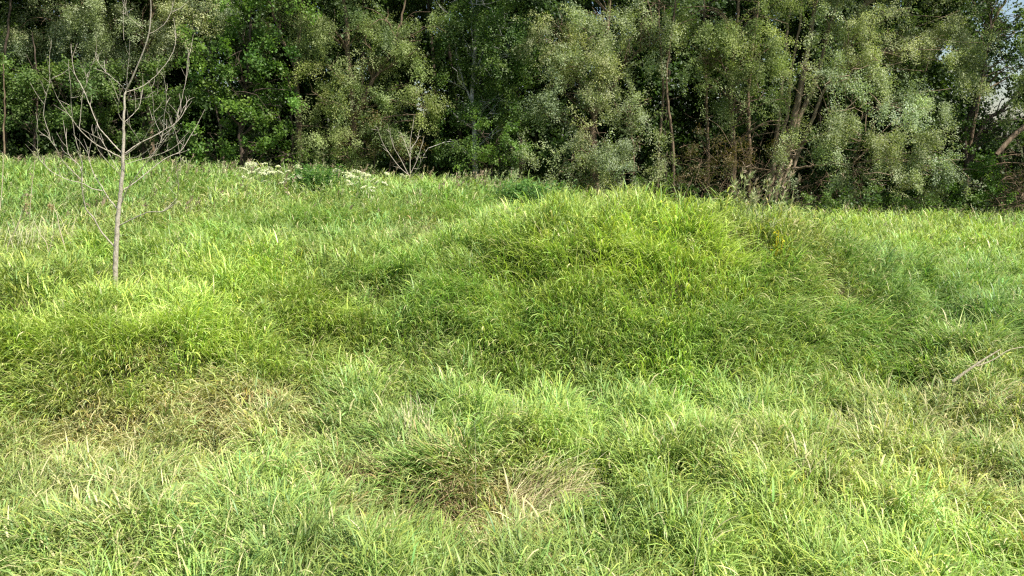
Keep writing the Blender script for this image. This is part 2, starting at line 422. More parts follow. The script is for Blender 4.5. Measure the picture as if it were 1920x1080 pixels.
# tall flowering grasses on the ridges
def seed_grass():
    mb_V, Q, T, C, n0 = [], [], [], [], 0
    spots = []
    for (u0, u1, v0, v1, n) in [(1040, 1480, 352, 378, 330), (860, 1060, 345, 362, 150), (300, 860, 315, 345, 420), (0, 300, 312, 322, 140), (1380, 1520, 392, 405, 90), (760, 1000, 345, 380, 60),
                                (0, 700, 330, 420, 140), (1500, 1900, 415, 435, 40), (1470, 1900, 402, 412, 130)]:
        for _ in range(n):
            u = rng.uniform(u0, u1); v = rng.uniform(v0, v1) + (max(0, (u - 1300)) * .22 if u0 == 1040 else 0)
            spots.append(on_surface_fast(u, v))
    mb = MB()
    for c in spots:
        if c is None: continue
        x, y = c[0] + rng.normal(0, .1), c[1] + rng.normal(0, .3)
        h = rng.uniform(.5, .85); lean = rng.uniform(.05, .3); a = rng.normal(.3, .8)
        z0 = float(ground(x, y))
        pts = np.array([[x + math.cos(a) * lean * h * f ** 2, y + math.sin(a) * lean * h * f ** 2, z0 + h * f * (1 - .12 * f)] for f in (0, .35, .65, .85, 1.0)])
        cc = np.array([.30, .34, .14]) if rng.random() < .5 else np.array([.25, .30, .10])
        mb.tube(pts, [.0035, .003, .003, .0025, .002], 3, cc)
        hc = np.array([.30, .23, .16]) if rng.random() < .4 else np.array([.34, .37, .18])
        hc = hc * np.exp(.15 * rng.standard_normal())
        top = pts[-1]; nb = 13
        f = rng.random(nb); p0 = pts[-2] + (top - pts[-2]) * (f[:, None] * 1.5 - .3)
        dr = np.stack([math.cos(a) * .6 + .5 * rng.standard_normal(nb), math.sin(a) * .6 + .5 * rng.standard_normal(nb), .9 + .3 * rng.standard_normal(nb)], 1)
        dr /= np.linalg.norm(dr, axis=1)[:, None]; l = rng.uniform(.04, .09, nb)[:, None]
        sd = np.cross(dr, rng.standard_normal((nb, 3))); sd /= np.linalg.norm(sd, axis=1)[:, None]
        V = np.stack([p0, p0 + dr * l * .5 + sd * .008, p0 + dr * l, p0 + dr * l * .5 - sd * .008], 1).reshape(-1, 3)
        mb.add(V, Q=(np.arange(nb) * 4)[:, None] + np.arange(4), C=hc)
    o = mb.build('flowering_grass', M_STRAW, smooth=False)
    tag(o, 'brownish flowering grass stalks with loose seed heads along the ridge and bank', kind='stuff')
_cache = {}
def on_surface_fast(u, v):
    k = (round(u / 20), round(v / 4))
    if k not in _cache: _cache[k] = on_surface(k[0] * 20, k[1] * 4)
    c = _cache[k].copy()
    c[0] += (u - k[0] * 20) / FPX * c[1]
    return c if c[1] < 25.5 else None
seed_grass()

# ------------------------------------------------------------------ trees
LEAF = {  # length, width, leaves per spray, spray length, droop, material, palette
    'willow': (.064, .026, 74, .52, 1.05, M_WILLOW, [(.27, .32, .145), (.34, .385, .21), (.20, .25, .09), (.43, .47, .30)]),
    'olive': (.064, .025, 72, .52, 1.1, M_WILLOW, [(.22, .28, .095), (.27, .32, .125), (.17, .23, .065), (.32, .36, .17)]),
    'maple': (.085, .068, 28, .38, .25, M_LEAF, [(.09, .175, .03), (.12, .215, .035), (.065, .13, .025), (.15, .23, .05)]),
    'hazel': (.075, .060, 28, .36, .2, M_LEAF, [(.10, .17, .04), (.13, .20, .05), (.08, .14, .03), (.16, .22, .07)]),
    'birch': (.060, .045, 38, .50, .95, M_LEAF, [(.075, .14, .03), (.10, .17, .035), (.06, .12, .025), (.15, .21, .06)]),
    'dark': (.12, .08, 18, .5, .4, M_LEAF, [(.055, .10, .025), (.07, .12, .03), (.045, .085, .02), (.08, .12, .04)]),
    'brown': (.06, .03, 30, .40, .8, M_LEAF, [(.13, .10, .035), (.11, .11, .035), (.08, .10, .025), (.17, .12, .05)]),
}
def sprays(lobes, kind, dens=1.0, size=1.0):
    """leaf quads for ellipsoid lobes [(centre, (rx, ry, rz))]"""
    Ln, Wd, per, sl, droop, mat, pal = LEAF[kind]
    pal = np.array(pal)
    Vs, Cs = [], []
    for (c, r, dk) in lobes:
        r = np.asarray(r, float)
        area = 4 * math.pi * ((r[0] * r[1]) ** 1.6 / 3 + (r[0] * r[2]) ** 1.6 / 3 + (r[1] * r[2]) ** 1.6 / 3) ** (1 / 1.6)
        ns = max(6, int(area * 9.0 * dens * dk / size ** 1.3))
        lobe_t = np.exp(np.array([.04, .0, -.05]) * rng.standard_normal() + .10 * rng.standard_normal())
        # boughs first: the sprays gather on a few boughs so that the lobe is uneven
        nb = max(5, int(ns / 11))
        bd = rng.standard_normal((nb, 3)); bd[:, 2] = bd[:, 2] * .9 + .15
        bd /= np.linalg.norm(bd, axis=1)[:, None]
        bl = rng.uniform(.45, 1.28, nb)
        bs = np.exp(.16 * rng.standard_normal(nb))                     # bough tone
        bi = rng.integers(0, nb, ns)
        d = bd[bi] + .17 * rng.standard_normal((ns, 3))
        fr = rng.random(ns) ** .55
        sc = c + d * r * (bl[bi] * (.35 + .65 * fr))[:, None]
        if droop > .8: sc[:, 2] -= .42 * fr ** 2 * bl[bi] * r.mean()
        ax = d * .9 + .45 * rng.standard_normal((ns, 3)); ax[:, 2] -= droop
        ax /= np.linalg.norm(ax, axis=1)[:, None]
        n = ns * per; si = np.repeat(np.arange(ns), per)
        t = rng.random(n)
        p = sc[si] + ax[si] * (t * sl * size)[:, None] + .06 * size * rng.standard_normal((n, 3))
        ld = ax[si] * .5 + .75 * rng.standard_normal((n, 3)); ld[:, 2] -= .15
        ld /= np.linalg.norm(ld, axis=1)[:, None]
        nrm = rng.standard_normal((n, 3)) * .5 + (.55 * rng.standard_normal((ns, 3)))[si] + d[si] * .6; nrm[:, 2] += .7
        sd = np.cross(ld, nrm); sd /= np.linalg.norm(sd, axis=1)[:, None] + 1e-9
        l = (Ln * size * rng.uniform(.6, 1.2, n))[:, None]; w_ = (Wd * size * rng.uniform(.7, 1.2, n))[:, None] * .5
        V = np.stack([p, p + ld * l * .45 + sd * w_, p + ld * l, p + ld * l * .45 - sd * w_], 1)
        col = pal[rng.integers(0, len(pal), ns)][si] * .65 + pal[rng.integers(0, len(pal), n)] * .35
        col = col * (bs[bi][si] * np.exp(.13 * rng.standard_normal(n)))[:, None] * lobe_t
        Vs.append(V.reshape(-1, 3)); Cs.append(np.repeat(col, 4, 0))
    V = np.concatenate(Vs); C = np.concatenate(Cs)
    return V, np.arange(len(V)).reshape(-1, 4), C, mat

def lobe_px(l, Y):
    """(u, v, ru, rv[, dY[, dens]]) -> centre, radii, density"""
    u, v, ru, rv = l[:4]
    dY = l[4] if len(l) > 4 else 0
    dk = l[5] if len(l) > 5 else 1
    y = Y + dY
    k = y / FPX
    return (P(u, v, y), (ru * k, (ru + rv) * .42 * k, rv * k), dk)

def tree(name, label, Y, kind, lobes, trunks, bark=M_BARK_DARK, cat='tree', above=None, dens=1.0, size=1.0, limbs=True, crown_name='crown', rad=.11, group=None):
    """trunks: polylines in (u, v[, dY]) from the foot upward with a radius in m"""
    f = trunks[0][0][0] if trunks else (lobes[0][0], 330)
    fy = Y + (f[2] if len(f) > 2 else 0)
    base = P(f[0], f[1], fy); base[2] = float(ground(base[0], base[1])) - .05
    root = thing(name, label, cat, base, group)
    mb = MB(); tr_pts = []
    for ti, (pl, r0) in enumerate(trunks):
        pts = [P(q[0], q[1], Y + .45 + (q[2] if len(q) > 2 else 0)) for q in pl]
        if ti == 0 or pts[0][2] < base[2] + 1.0:
            pts[0][2] = float(ground(pts[0][0], pts[0][1])) - .08
        sp = smooth_path(pts, 6)
        sp[1:-1] += .012 * rng.standard_normal((len(sp) - 2, 3))
        fr = np.linspace(0, 1, len(sp))
        rr = r0 * (1 - .72 * fr) * (1 + .28 * np.exp(-fr * 14) * (ti == 0))
        mb.tube(sp, rr, 9, wob=.05)
        tr_pts.append((sp, rr))
    L = [lobe_px(l, Y) for l in lobes]
    if above:
        # the crown goes on over the frame
        for (u, v, ru, rv) in above:
            L.append(lobe_px((u, v, ru, rv, rng.uniform(-.6, .8), .55), Y))
    if limbs and tr_pts:
        allp = np.concatenate([a for a, _ in tr_pts]); allr = np.concatenate([b for _, b in tr_pts])
        for (c, r, dk) in L:
            start_z = c[2] - .5 * r[2] - .3
            dd = np.linalg.norm((allp - c) * [1, 1, .8], axis=1) + 1.2 * np.maximum(0, allp[:, 2] - start_z)
            k = int(np.argmin(dd)); s = allp[k]
            for b in range(3):
                e = c + rng.uniform(-.75, .75, 3) * r if b else c + rng.uniform(-.2, .2, 3) * r
                mid = (s + e) / 2 + rng.uniform(-.15, .15, 3) * np.linalg.norm(e - s); mid[2] += .12 * np.linalg.norm(e - s)
                q = smooth_path([s, mid, e], 5)
                r0 = min(allr[k] * .6, .05 if bark is not M_BARK_BIRCH else .014) * (1 if b == 0 else .6)
                mb.tube(q, np.linspace(r0, .007, len(q)), 5, wob=.05)
                for _ in range(3):
                    i = rng.integers(3, len(q)); e2 = q[i] + rng.standard_normal(3) * .3 * r.__class__(r) if False else q[i] + rng.standard_normal(3) * np.array(r) * .4
                    mb.tube([q[i], (q[i] + e2) / 2 + rng.standard_normal(3) * .05, e2], [.012, .008, .004], 4)
    if mb.n: mb.build('trunk', bark, root)
    if L:
        V, Q, C, mat = sprays(L, kind, dens, size)
        build_mesh(crown_name, V, Q, None, C, mat, root)
    return root

def hi(u0, u1, n, ru=85, rv=65, v0=-250, v1=-40):
    return [(rng.uniform(u0, u1), rng.uniform(v0, v1), ru * rng.uniform(.8, 1.2), rv * rng.uniform(.8, 1.2)) for _ in range(n)]

# --- left end
tree('broadleaf_tree', 'dark green broadleaf tree at far left edge with low shaded stems', 23.5, 'hazel',
     [(20, 150, 55, 40), (70, 190, 50, 40), (-40, 130, 70, 60), (15, 215, 40, 25), (80, 130, 45, 35), (-70, 220, 60, 50), (-120, 120, 80, 80), (-160, 240, 60, 60)],
     [([(8, 310), (10, 220), (6, 120), (20, 0), (10, -80)], .06), ([(60, 305), (66, 240), (70, 150), (60, 60)], .05)], above=hi(-160, 90, 7))
tree('silver_willow', 'grey green willow with wide pale canopy above the bare sapling', 25, 'willow',
     [(70, 75, 60, 35), (150, 80, 70, 45), (250, 60, 70, 50), (330, 30, 60, 50), (200, 20, 70, 40), (110, 30, 70, 35), (220, 110, 55, 30), (330, 90, 45, 35), (40, 60, 50, 30, 0, .7), (400, 20, 50, 40)],
     [([(285, 310), (281, 200), (278, 100), (285, 0), (290, -90)], .10), ([(282, 200), (230, 110), (170, 60)], .06)], bark=M_BARK_WILLOW, above=hi(30, 400, 9))
tree('broadleaf_tree', 'mid green broadleaf tree directly behind the bare sapling', 23, 'hazel',
     [(160, 160, 50, 35), (230, 165, 55, 40), (300, 150, 50, 35), (130, 215, 50, 30), (200, 230, 50, 28), (280, 215, 50, 30), (340, 190, 40, 40), (330, 250, 40, 25), (110, 150, 35, 30), (240, 255, 40, 15)],
     [([(190, 308), (188, 240), (195, 170), (200, 110)], .055), ([(262, 308), (268, 240), (262, 180)], .045), ([(120, 308), (116, 240), (124, 180)], .04)])
tree('maple_tree', 'bright green maple with big fresh leaves left of centre', 22, 'maple',
     [(470, 165, 55, 45), (420, 200, 50, 40), (500, 220, 50, 40), (440, 120, 50, 35), (510, 100, 45, 35), (390, 150, 35, 35), (470, 60, 50, 35), (540, 170, 30, 40), (400, 250, 40, 28), (460, 275, 55, 18), (530, 262, 30, 18), (380, 90, 35, 40), (400, 290, 35, 12), (545, 295, 25, 12)],
     [([(455, 312), (452, 240), (462, 150), (470, 50), (465, -40)], .075), ([(420, 310), (415, 250), (400, 180)], .05)], above=hi(390, 520, 4, 75, 60), dens=.8)
# --- left-centre
tree('tall_tree', 'tall slim brown trunk standing between maple and willow', 24, 'olive',
     [(560, 20, 40, 40, 0, .5), (520, 30, 35, 30, .5, .5), (590, 90, 30, 40, 0, .6), (500, -20, 40, 30)],
     [([(562, 318), (560, 220), (556, 130), (562, 40), (570, -60)], .12), ([(556, 130), (520, 50), (500, -20)], .07), ([(545, 318), (548, 240), (540, 150)], .05)],
     bark=M_BARK_WILLOW, above=hi(500, 620, 5))
tree('willow_tree', 'broad olive green willow with drooping sprays left of the birch', 22.5, 'olive',
     [(640, 50, 70, 45), (720, 30, 60, 40), (780, 90, 50, 45), (700, 110, 60, 40), (620, 130, 50, 40), (770, 165, 50, 35), (680, 180, 55, 35), (600, 190, 35, 30), (730, 225, 55, 30), (640, 240, 50, 28), (800, 40, 40, 40), (590, 40, 35, 40), (800, 210, 30, 25), (585, 250, 30, 25), (680, 275, 60, 20, 0, .8), (620, 285, 40, 18, 0, .8)],
     [([(668, 325), (665, 240), (655, 140), (650, 50), (640, -40)], .13), ([(664, 230), (700, 150), (740, 80), (760, 0)], .08)], bark=M_BARK_WILLOW, above=hi(590, 820, 6))
tree('ash_bush', 'yellowish brown leafed shrub low beneath the olive green willow', 22.6, 'brown',
     [(690, 215, 45, 22), (730, 260, 45, 25), (660, 270, 40, 22), (770, 285, 35, 20)],
     [([(700, 325), (702, 290), (690, 240)], .035), ([(720, 325), (735, 290), (745, 260)], .03)], cat='shrub', crown_name='foliage', dens=.8)
tree('birch_tree', 'white trunked birch with fine dark hanging leaves in the centre', 23, 'birch',
     [(880, 60, 50, 50), (930, 120, 45, 45), (850, 130, 35, 45), (900, 190, 50, 35, .4), (960, 50, 40, 50), (840, 40, 35, 45), (960, 190, 40, 40), (850, 210, 35, 30), (900, 0, 60, 40), (985, 120, 28, 45), (840, 270, 45, 25), (930, 240, 40, 25, .5)],
     [([(893, 325), (888, 240), (886, 150), (892, 80), (895, 0), (902, -80)], .085), ([(886, 150), (900, 110), (915, 70)], .03), ([(888, 200), (865, 140), (855, 90)], .03)],
     bark=M_BARK_BIRCH, above=hi(840, 980, 6, 75, 65), dens=1.1)
tree('leafy_shrub', 'fresh green shrub growing low to the right of the birch', 21.8, 'maple',
     [(915, 285, 38, 26), (960, 280, 28, 22), (885, 300, 30, 16), (940, 255, 30, 20), (900, 240, 28, 20)],
     [([(920, 335), (922, 300), (915, 265)], .03)], cat='shrub', crown_name='foliage', size=.72, dens=.9)
tree('small_silver_shrub', 'small pale silvery shrub at the foot of the centre willow', 21.6, 'willow',
     [(975, 270, 22, 20), (980, 300, 20, 22), (965, 320, 20, 10)],
     [([(976, 338), (975, 310), (978, 280)], .02)], cat='shrub', crown_name='foliage')
# --- centre willow
tree('silver_willow', 'large silvery willow with heavy rounded lobes in the centre', 22.5, 'willow',
     [(1060, 50, 60, 45), (1120, 30, 60, 40), (1040, 110, 45, 40), (1100, 110, 60, 40), (1160, 70, 50, 45), (1050, 170, 45, 35), (1110, 165, 50, 32), (1200, 30, 45, 40), (1230, 80, 35, 35, 0, .6), (1160, 140, 35, 30), (1040, 215, 40, 25), (1000, 70, 30, 40), (1240, 20, 40, 35, 0, .7), (1270, 60, 30, 30, .5, .5)],
     [([(1120, 345), (1112, 260), (1118, 200), (1130, 130), (1140, 40), (1150, -40)], .13), ([(1114, 220), (1090, 170), (1070, 100)], .07), ([(1125, 210), (1160, 140), (1200, 90)], .07)],
     bark=M_BARK_WILLOW, above=hi(1010, 1260, 7))
tree('willow_bush', 'rounded silvery willow bush behind the grass crest at centre', 21.3, 'willow',
     [(1110, 265, 45, 35), (1070, 290, 38, 30), (1150, 280, 38, 35), (1180, 310, 30, 28), (1060, 320, 35, 18), (1120, 320, 45, 22), (1175, 335, 30, 15), (1100, 240, 30, 20)],
     [([(1110, 350), (1108, 310), (1100, 265)], .04), ([(1125, 350), (1140, 310), (1155, 280)], .035)], cat='shrub', crown_name='foliage', bark=M_BARK_WILLOW)
tree('leafy_bough_tree', 'slender young willow with one pale tuft beside the twin bare trunks', 22, 'willow',
     [(1190, 190, 32, 26), (1205, 220, 28, 22), (1165, 205, 22, 22), (1210, 255, 22, 20, 0, .7)],
     [([(1185, 350), (1188, 290), (1182, 240), (1190, 185)], .04)], bark=M_BARK_WILLOW)
tree('small_shrub', 'small pale bush alone below the twin bare trunks', 21.2, 'willow',
     [(1252, 292, 22, 16), (1248, 318, 18, 18)], [([(1252, 352), (1250, 325), (1252, 295)], .02)], cat='shrub', crown_name='foliage')
# --- bare twin trunks
def bare_trunk(label, Y, pl, r, twigs=8, bark=M_BARK_WILLOW, name='bare_trunk_tree'):
    base = P(pl[0][0], pl[0][1], Y); base[2] = float(ground(base[0], base[1])) - .05
    root = thing(name, label, 'tree', base)
    pts = [P(q[0], q[1], Y + (q[2] if len(q) > 2 else 0)) for q in pl]; pts[0][2] = base[2]
    sp = smooth_path(pts, 8); sp[1:-1] += .01 * rng.standard_normal((len(sp) - 2, 3))
    mb = MB(); mb.tube(sp, np.linspace(r, r * .45, len(sp)), 8, wob=.05); mb.build('trunk', bark, root)
    for _ in range(twigs):
        mb = MB()
        i = rng.integers(len(sp) // 4, len(sp)); d = rng.standard_normal(3) * [.5, .4, .25]; d[2] += .1
        e = sp[i] + d; mid = (sp[i] + e) / 2 + rng.standard_normal(3) * .06
        q = smooth_path([sp[i], mid, e], 4); mb.tube(q, np.linspace(r * .22, .004, len(q)), 4)
        for _ in range(2):
            j = rng.integers(2, len(q)); mb.tube([q[j], q[j] + rng.standard_normal(3) * .16], [.006, .003], 3)
        mb.build('branch', bark, root)
bare_trunk('left one of two slim bare trunks in the dark gap', 23, [(1232, 350), (1236, 270), (1243, 190), (1240, 110), (1235, 20), (1240, -40)], .05)
bare_trunk('right one of two slim bare trunks, leaning in the dark gap', 22.5, [(1268, 352), (1262, 280), (1253, 200), (1250, 130), (1262, 40), (1270, -30)], .05)
bare_trunk('straight brown trunk rising from the dead branch thicket', 23.6, [(1330, 365), (1327, 290), (1325, 200), (1322, 120), (1320, 20), (1322, -40)], .06)
bare_trunk('rough brown trunk just left of the leaning willow', 23.8, [(1406, 368), (1405, 290), (1403, 200), (1408, 110), (1420, 20), (1424, -40)], .07)
bare_trunk('thin grey stem in the shade at the left edge', 22.4, [(8, 308), (7, 260), (9, 190), (6, 120)], .03, 0)
# --- right-centre willow
tree('willow_tree', 'yellowish green willow with long hanging sprays left of the leaning trunks', 22.6, 'olive',
     [(1330, 30, 50, 40), (1400, 50, 55, 45), (1350, 100, 45, 40), (1440, 20, 45, 40), (1420, 120, 50, 40), (1370, 170, 40, 35), (1440, 180, 35, 35), (1330, 165, 28, 28, 0, .7), (1460, 90, 35, 40), (1480, 230, 25, 25), (1300, 110, 25, 30, 0, .7), (1290, 20, 35, 35), (1400, 215, 40, 18, 0, .5)],
     [([(1378, 368), (1375, 290), (1370, 200), (1375, 100), (1385, 0), (1390, -60)], .10)], bark=M_BARK_WILLOW, above=hi(1300, 1470, 7))
M_BARK_PALE = bark_material('pale_willow_bark', (.10, .075, .05), (.27, .20, .135), (.42, .34, .24))
tree('leaning_willow', 'large willow with several thick brown leaning trunks and sweeping crown', 24, 'willow',
     [(1560, 130, 45, 40, -1.5), (1600, 60, 55, 45, -.5), (1660, 30, 60, 45), (1650, 110, 60, 45, -1), (1720, 80, 60, 50), (1780, 40, 55, 45), (1780, 120, 50, 45, -.5), (1590, 200, 50, 38, -2), (1680, 190, 60, 40, -2), (1760, 190, 45, 35, -1),
      (1620, 260, 60, 38, -2.5), (1700, 260, 60, 38, -2.8), (1760, 300, 45, 32, -3), (1680, 310, 60, 30, -2.6), (1560, 270, 40, 35, -2.2), (1600, 330, 50, 22, -2, .7), (1550, 40, 35, 45, 0, .8), (1500, 130, 30, 35, -1.5, .6), (1470, 270, 24, 28, -2), (1475, 310, 26, 22, -2, .8), (1790, 335, 30, 20, -2.6), (1730, 345, 45, 18, -2, .8), (1820, 90, 35, 40, -.5), (1640, 355, 50, 12, -1.6, .6)],
     [([(1448, 372), (1462, 320), (1482, 250), (1500, 170), (1515, 90), (1530, 0), (1540, -90)], .15),
      ([(1455, 365), (1480, 290), (1500, 220), (1530, 150), (1548, 80), (1570, 0), (1590, -80)], .11),
      ([(1440, 370), (1450, 300), (1462, 200), (1472, 90), (1482, 0), (1485, -60)], .085),
      ([(1446, 370), (1452, 300), (1476, 220), (1484, 130), (1500, 40), (1505, -60)], .08),
      ([(1460, 368), (1492, 300), (1520, 230), (1545, 170), (1580, 90), (1610, 20)], .08),
      ([(1456, 368, -.4), (1467, 345, -.5), (1476, 320, -.4), (1495, 280, 0), (1503, 262, .1)], .07),
      ([(1478, 318, -.5), (1520, 312, -1), (1560, 308, -1.4), (1600, 306, -1.8)], .04),
      ([(1490, 276, -.3), (1520, 262, -1), (1556, 246, -1.5), (1590, 238, -2)], .045)],
     bark=M_BARK_PALE, above=hi(1520, 1820, 10))
# dead lower branches and the thicket
def thicket(label, Y, u0, u1, v0, v1, n, mat=M_DEADWOOD, name='dead_branch_thicket', depth=1.6, r=.012, leaves=None, up=.2):
    c = P((u0 + u1) / 2, v1, Y); c[2] = float(ground(c[0], c[1]))
    root = thing(name, label, 'thicket', c)
    mb = MB()
    for _ in range(n):
        s = P(rng.uniform(u0, u1), v0 + (v1 - v0) * math.sqrt(rng.random()), Y + rng.uniform(-.5, .5) * depth)
        d = rng.standard_normal(3) * [.8, .5, .6]; d[2] += up
        d *= rng.uniform(.3, .9)
        mid = s + d * .5 + rng.standard_normal(3) * .12; e = s + d; e[2] -= .1
        q = smooth_path([s, mid, e], 5); rr = r * rng.uniform(.4, 1.3)
        mb.tube(q, np.linspace(rr, .002, len(q)), 4)
        for _ in range(3):
            j = rng.integers(1, len(q)); e2 = q[j] + rng.standard_normal(3) * .17
            mb.tube([q[j], (q[j] + e2) / 2 + rng.standard_normal(3) * .03, e2], [rr * .45, rr * .3, .002], 3)
    mb.build('twigs', mat, root)
    if leaves:
        V, Q, C, mt = sprays([lobe_px(l, Y) for l in leaves], 'brown', .9)
        build_mesh('dry_leaves', V, Q, None, C, mt, root)
    return root
thicket('brown thicket of dead branches between bare trunks and leaning willow', 22.4, 1270, 1450, 240, 380, 150, r=.008, leaves=[(1310, 260, 40, 25), (1350, 300, 50, 35), (1420, 280, 30, 40), (1300, 330, 40, 25)])
thicket('pale dead sticks under the right side of leaning willow', 23, 1460, 1620, 320, 385, 70)
thicket('dead branch tangle under the broken limb at right edge', 21.5, 1870, 1990, 270, 410, 150, leaves=[(1910, 330, 35, 40), (1960, 300, 40, 50)])
# the bleached bare shrub by the birch
def bare_shrub():
    Y = 20.6; base = P(769, 338, Y); base[2] = float(ground(base[0], base[1]))
    root = thing('bare_shrub', 'small bleached bare shrub with forked pale stems before the dark centre', 'shrub', base)
    for pl in [[(769, 338), (769, 300), (770, 260), (776, 225)], [(768, 332), (752, 300), (738, 275), (728, 240)], [(768, 330), (748, 312), (728, 285), (715, 262), (708, 240)],
               [(770, 325), (782, 300), (790, 275), (795, 255)], [(770, 335), (785, 312), (798, 285)], [(769, 295), (760, 270), (752, 250)], [(770, 280), (782, 262), (786, 245)]]:
        mb = MB(); dy = rng.uniform(-.4, .4)
        q = smooth_path([P(a, b, Y + dy * i / 3) for i, (a, b) in enumerate(pl)], 5)
        mb.tube(q, np.linspace(.011, .004, len(q)), 5)
        for _ in range(6):
            j = rng.integers(4, len(q)); mb.tube([q[j], q[j] + (q[-1] - q[0]) * .12 + rng.standard_normal(3) * .06], [.006, .003], 3)
        mb.build('stem', M_BARK_SAP, root)
bare_shrub()
# --- right end
tree('green_bush', 'yellow green bush at the meadow edge below the broken limb', 21.5, 'maple',
     [(1800, 360, 40, 25), (1840, 340, 40, 28), (1870, 370, 35, 22), (1830, 385, 45, 16), (1780, 385, 30, 14), (1860, 320, 30, 20), (1885, 395, 22, 14), (1840, 300, 30, 20, .5, .7)],
     [([(1840, 405), (1842, 370), (1838, 320)], .03)], cat='shrub', crown_name='foliage', size=.7)
tree('dark_branched_tree', 'dark crooked tree with sky showing through at the right edge', 25, 'dark',
     [(1830, 210, 35, 30, 0, .8), (1800, 240, 30, 25, 0, .8), (1840, 130, 30, 40, .5, .8), (1850, 260, 35, 25), (1905, 190, 28, 16, 0, .6), (1905, 110, 26, 28, 0, .8), (1880, 60, 24, 30, 0, .7), (1880, 235, 25, 12, 0, .8), (1935, 160, 22, 30, 0, .5), (1930, 30, 25, 30, 0, .5), (1840, 20, 30, 30, .5, .8), (1960, 90, 50, 50, 0, .5), (1905, 25, 22, 26, 0, .6), (1925, 80, 20, 24, 0, .6), (1900, 250, 40, 15, 0, .7)],
     [([(1800, 400), (1815, 320), (1828, 268), (1850, 225), (1880, 205), (1930, 150)], .13), ([(1815, 320), (1808, 250), (1830, 190), (1850, 100), (1860, 20)], .09), ([(1834, 262), (1870, 232), (1925, 222)], .06)],
     size=.62, dens=.7, above=[(1850, -60, 60, 50), (1950, -70, 60, 50)])
tree('slender_tree', 'pale forked trunk against blue sky at the top right corner', 26, 'hazel',
     [(1830, 60, 30, 35, 0, .6), (1900, 60, 25, 18, 0, .35), (1870, -10, 30, 20, 0, .5), (1905, 130, 25, 25, 0, .4)],
     [([(1800, 370), (1830, 200), (1850, 90), (1862, 40), (1885, 0), (1905, -50)], .09), ([(1856, 60), (1855, 20), (1852, -40)], .06)], bark=M_BARK_WILLOW, size=.8)
def broken_limb():
    Y = 21
    f = P(1990, 400, Y); f[2] = float(ground(f[0], f[1])) - .05
    root = thing('broken_limb_tree', 'orange brown broken limb slanting down at the right edge', 'tree', f)
    mb = MB(); q = smooth_path([f, P(1995, 300, Y), P(1990, 215, Y), P(1980, 150, Y)], 6); mb.tube(q, np.linspace(.16, .10, len(q)), 10, wob=.05)
    mb.build('trunk', M_BARK_WILLOW, root)
    mb = MB(); q = smooth_path([P(1990, 205, Y), P(1945, 222, Y - .1), P(1905, 250, Y - .2), P(1868, 290, Y - .3)], 7); mb.tube(q, np.linspace(.085, .06, len(q)), 9, wob=.07)
    mb.build('limb', M_BARK_WILLOW, root)
    for pl in ([(1990, 290), (1940, 288), (1900, 290), (1868, 296)], [(1990, 318), (1930, 308), (1895, 305), (1868, 307)], [(1990, 350), (1960, 345), (1925, 300)]):
        mb = MB(); q = smooth_path([P(a, b, Y) for a, b in pl], 5); mb.tube(q, np.linspace(.022, .01, len(q)), 6); mb.build('branch', M_DEADWOOD, root)
    V, Q, C, mt = sprays([lobe_px(l, Y) for l in [(1905, 200, 25, 16, 0, .8), (1920, 160, 25, 22, 0, .6), (1950, 130, 50, 50), (1960, 50, 50, 50), (1990, 200, 40, 40)]], 'olive')
    build_mesh('crown', V, Q, None, C, mt, root)
broken_limb()
for (u, v, sz, lab) in [(1545, 388, 1.0, 'low bramble shrub at the meadow edge just right of leaning trunks'), (1640, 392, 1.25, 'low bramble shrub in the shade below the sweeping willow boughs'),
                        (1730, 396, 1.1, 'low bramble shrub at meadow edge beside the yellow green bush'), (1215, 362, .8, 'low shrub peeping over the mound below the twin bare trunks')]:
    tree('bramble_shrub', lab, 21.0, 'hazel', [(u, v - 14, 28 * sz, 12 * sz), (u - 26 * sz, v - 6, 22, 10), (u + 26 * sz, v - 8, 24, 11), (u + 6, v - 26 * sz, 18, 10, 0, .6)],
         [([(u, v + 12), (u + 2, v - 8), (u + 4, v - 26)], .02), ([(u - 4, v + 12), (u - 20, v - 4), (u - 34, v - 12)], .012)], cat='shrub', crown_name='foliage', size=.75, group='low brambles along the meadow edge')
tree('edge_tree', 'green tree standing just past the right edge of the treeline', 22.5, 'hazel',
     [(2040, 100, 80, 70), (2060, 220, 80, 60), (2030, 320, 70, 50), (2150, 150, 90, 90), (2160, 300, 90, 60)], [([(2060, 410), (2060, 300), (2050, 150), (2050, 0)], .12)], above=hi(2010, 2200, 5))

# --- dark wood behind
def back_wood():
    mb = MB(); L = []
    for i in range(104):
        u = -450 + i * 26 + rng.uniform(-12, 12)
        Y = rng.uniform(26.5, 32)
        p = P(u, 300, Y); p[2] = float(ground(p[0], p[1]))
        gap = 1800 < u < 1990
        H = rng.uniform(3.3, 4.1) if gap else rng.uniform(9, 12)
        top = p + np.array([rng.normal(0, .5), rng.normal(0, .3), H])
        mb.tube(smooth_path([p, (p + top) / 2 + rng.standard_normal(3) * .2 * (not gap), top], 5), np.linspace(.09, .03, 11), 6, col=(.09, .07, .05))
        n = 5 if gap else 13
        for k in range(n):
            z = .4 + (H - .6) * (k + rng.random()) / n
            L.append((np.array([p[0] + rng.normal(0, .6 if not gap else .3), Y + rng.normal(0, .8), p[2] + z]), (1.15, 1.0, .95) if not gap else (.7, .7, .5), .6))
    V, Q, C, mat = sprays(L, 'dark', .9, 1.35)
    mb.add(V, Q=Q, C=C)
    o = mb.build('dark_woods', M_LEAF, smooth=False)
    tag(o, 'deep shaded woodland closing the view behind the front trees', kind='stuff')
back_wood()
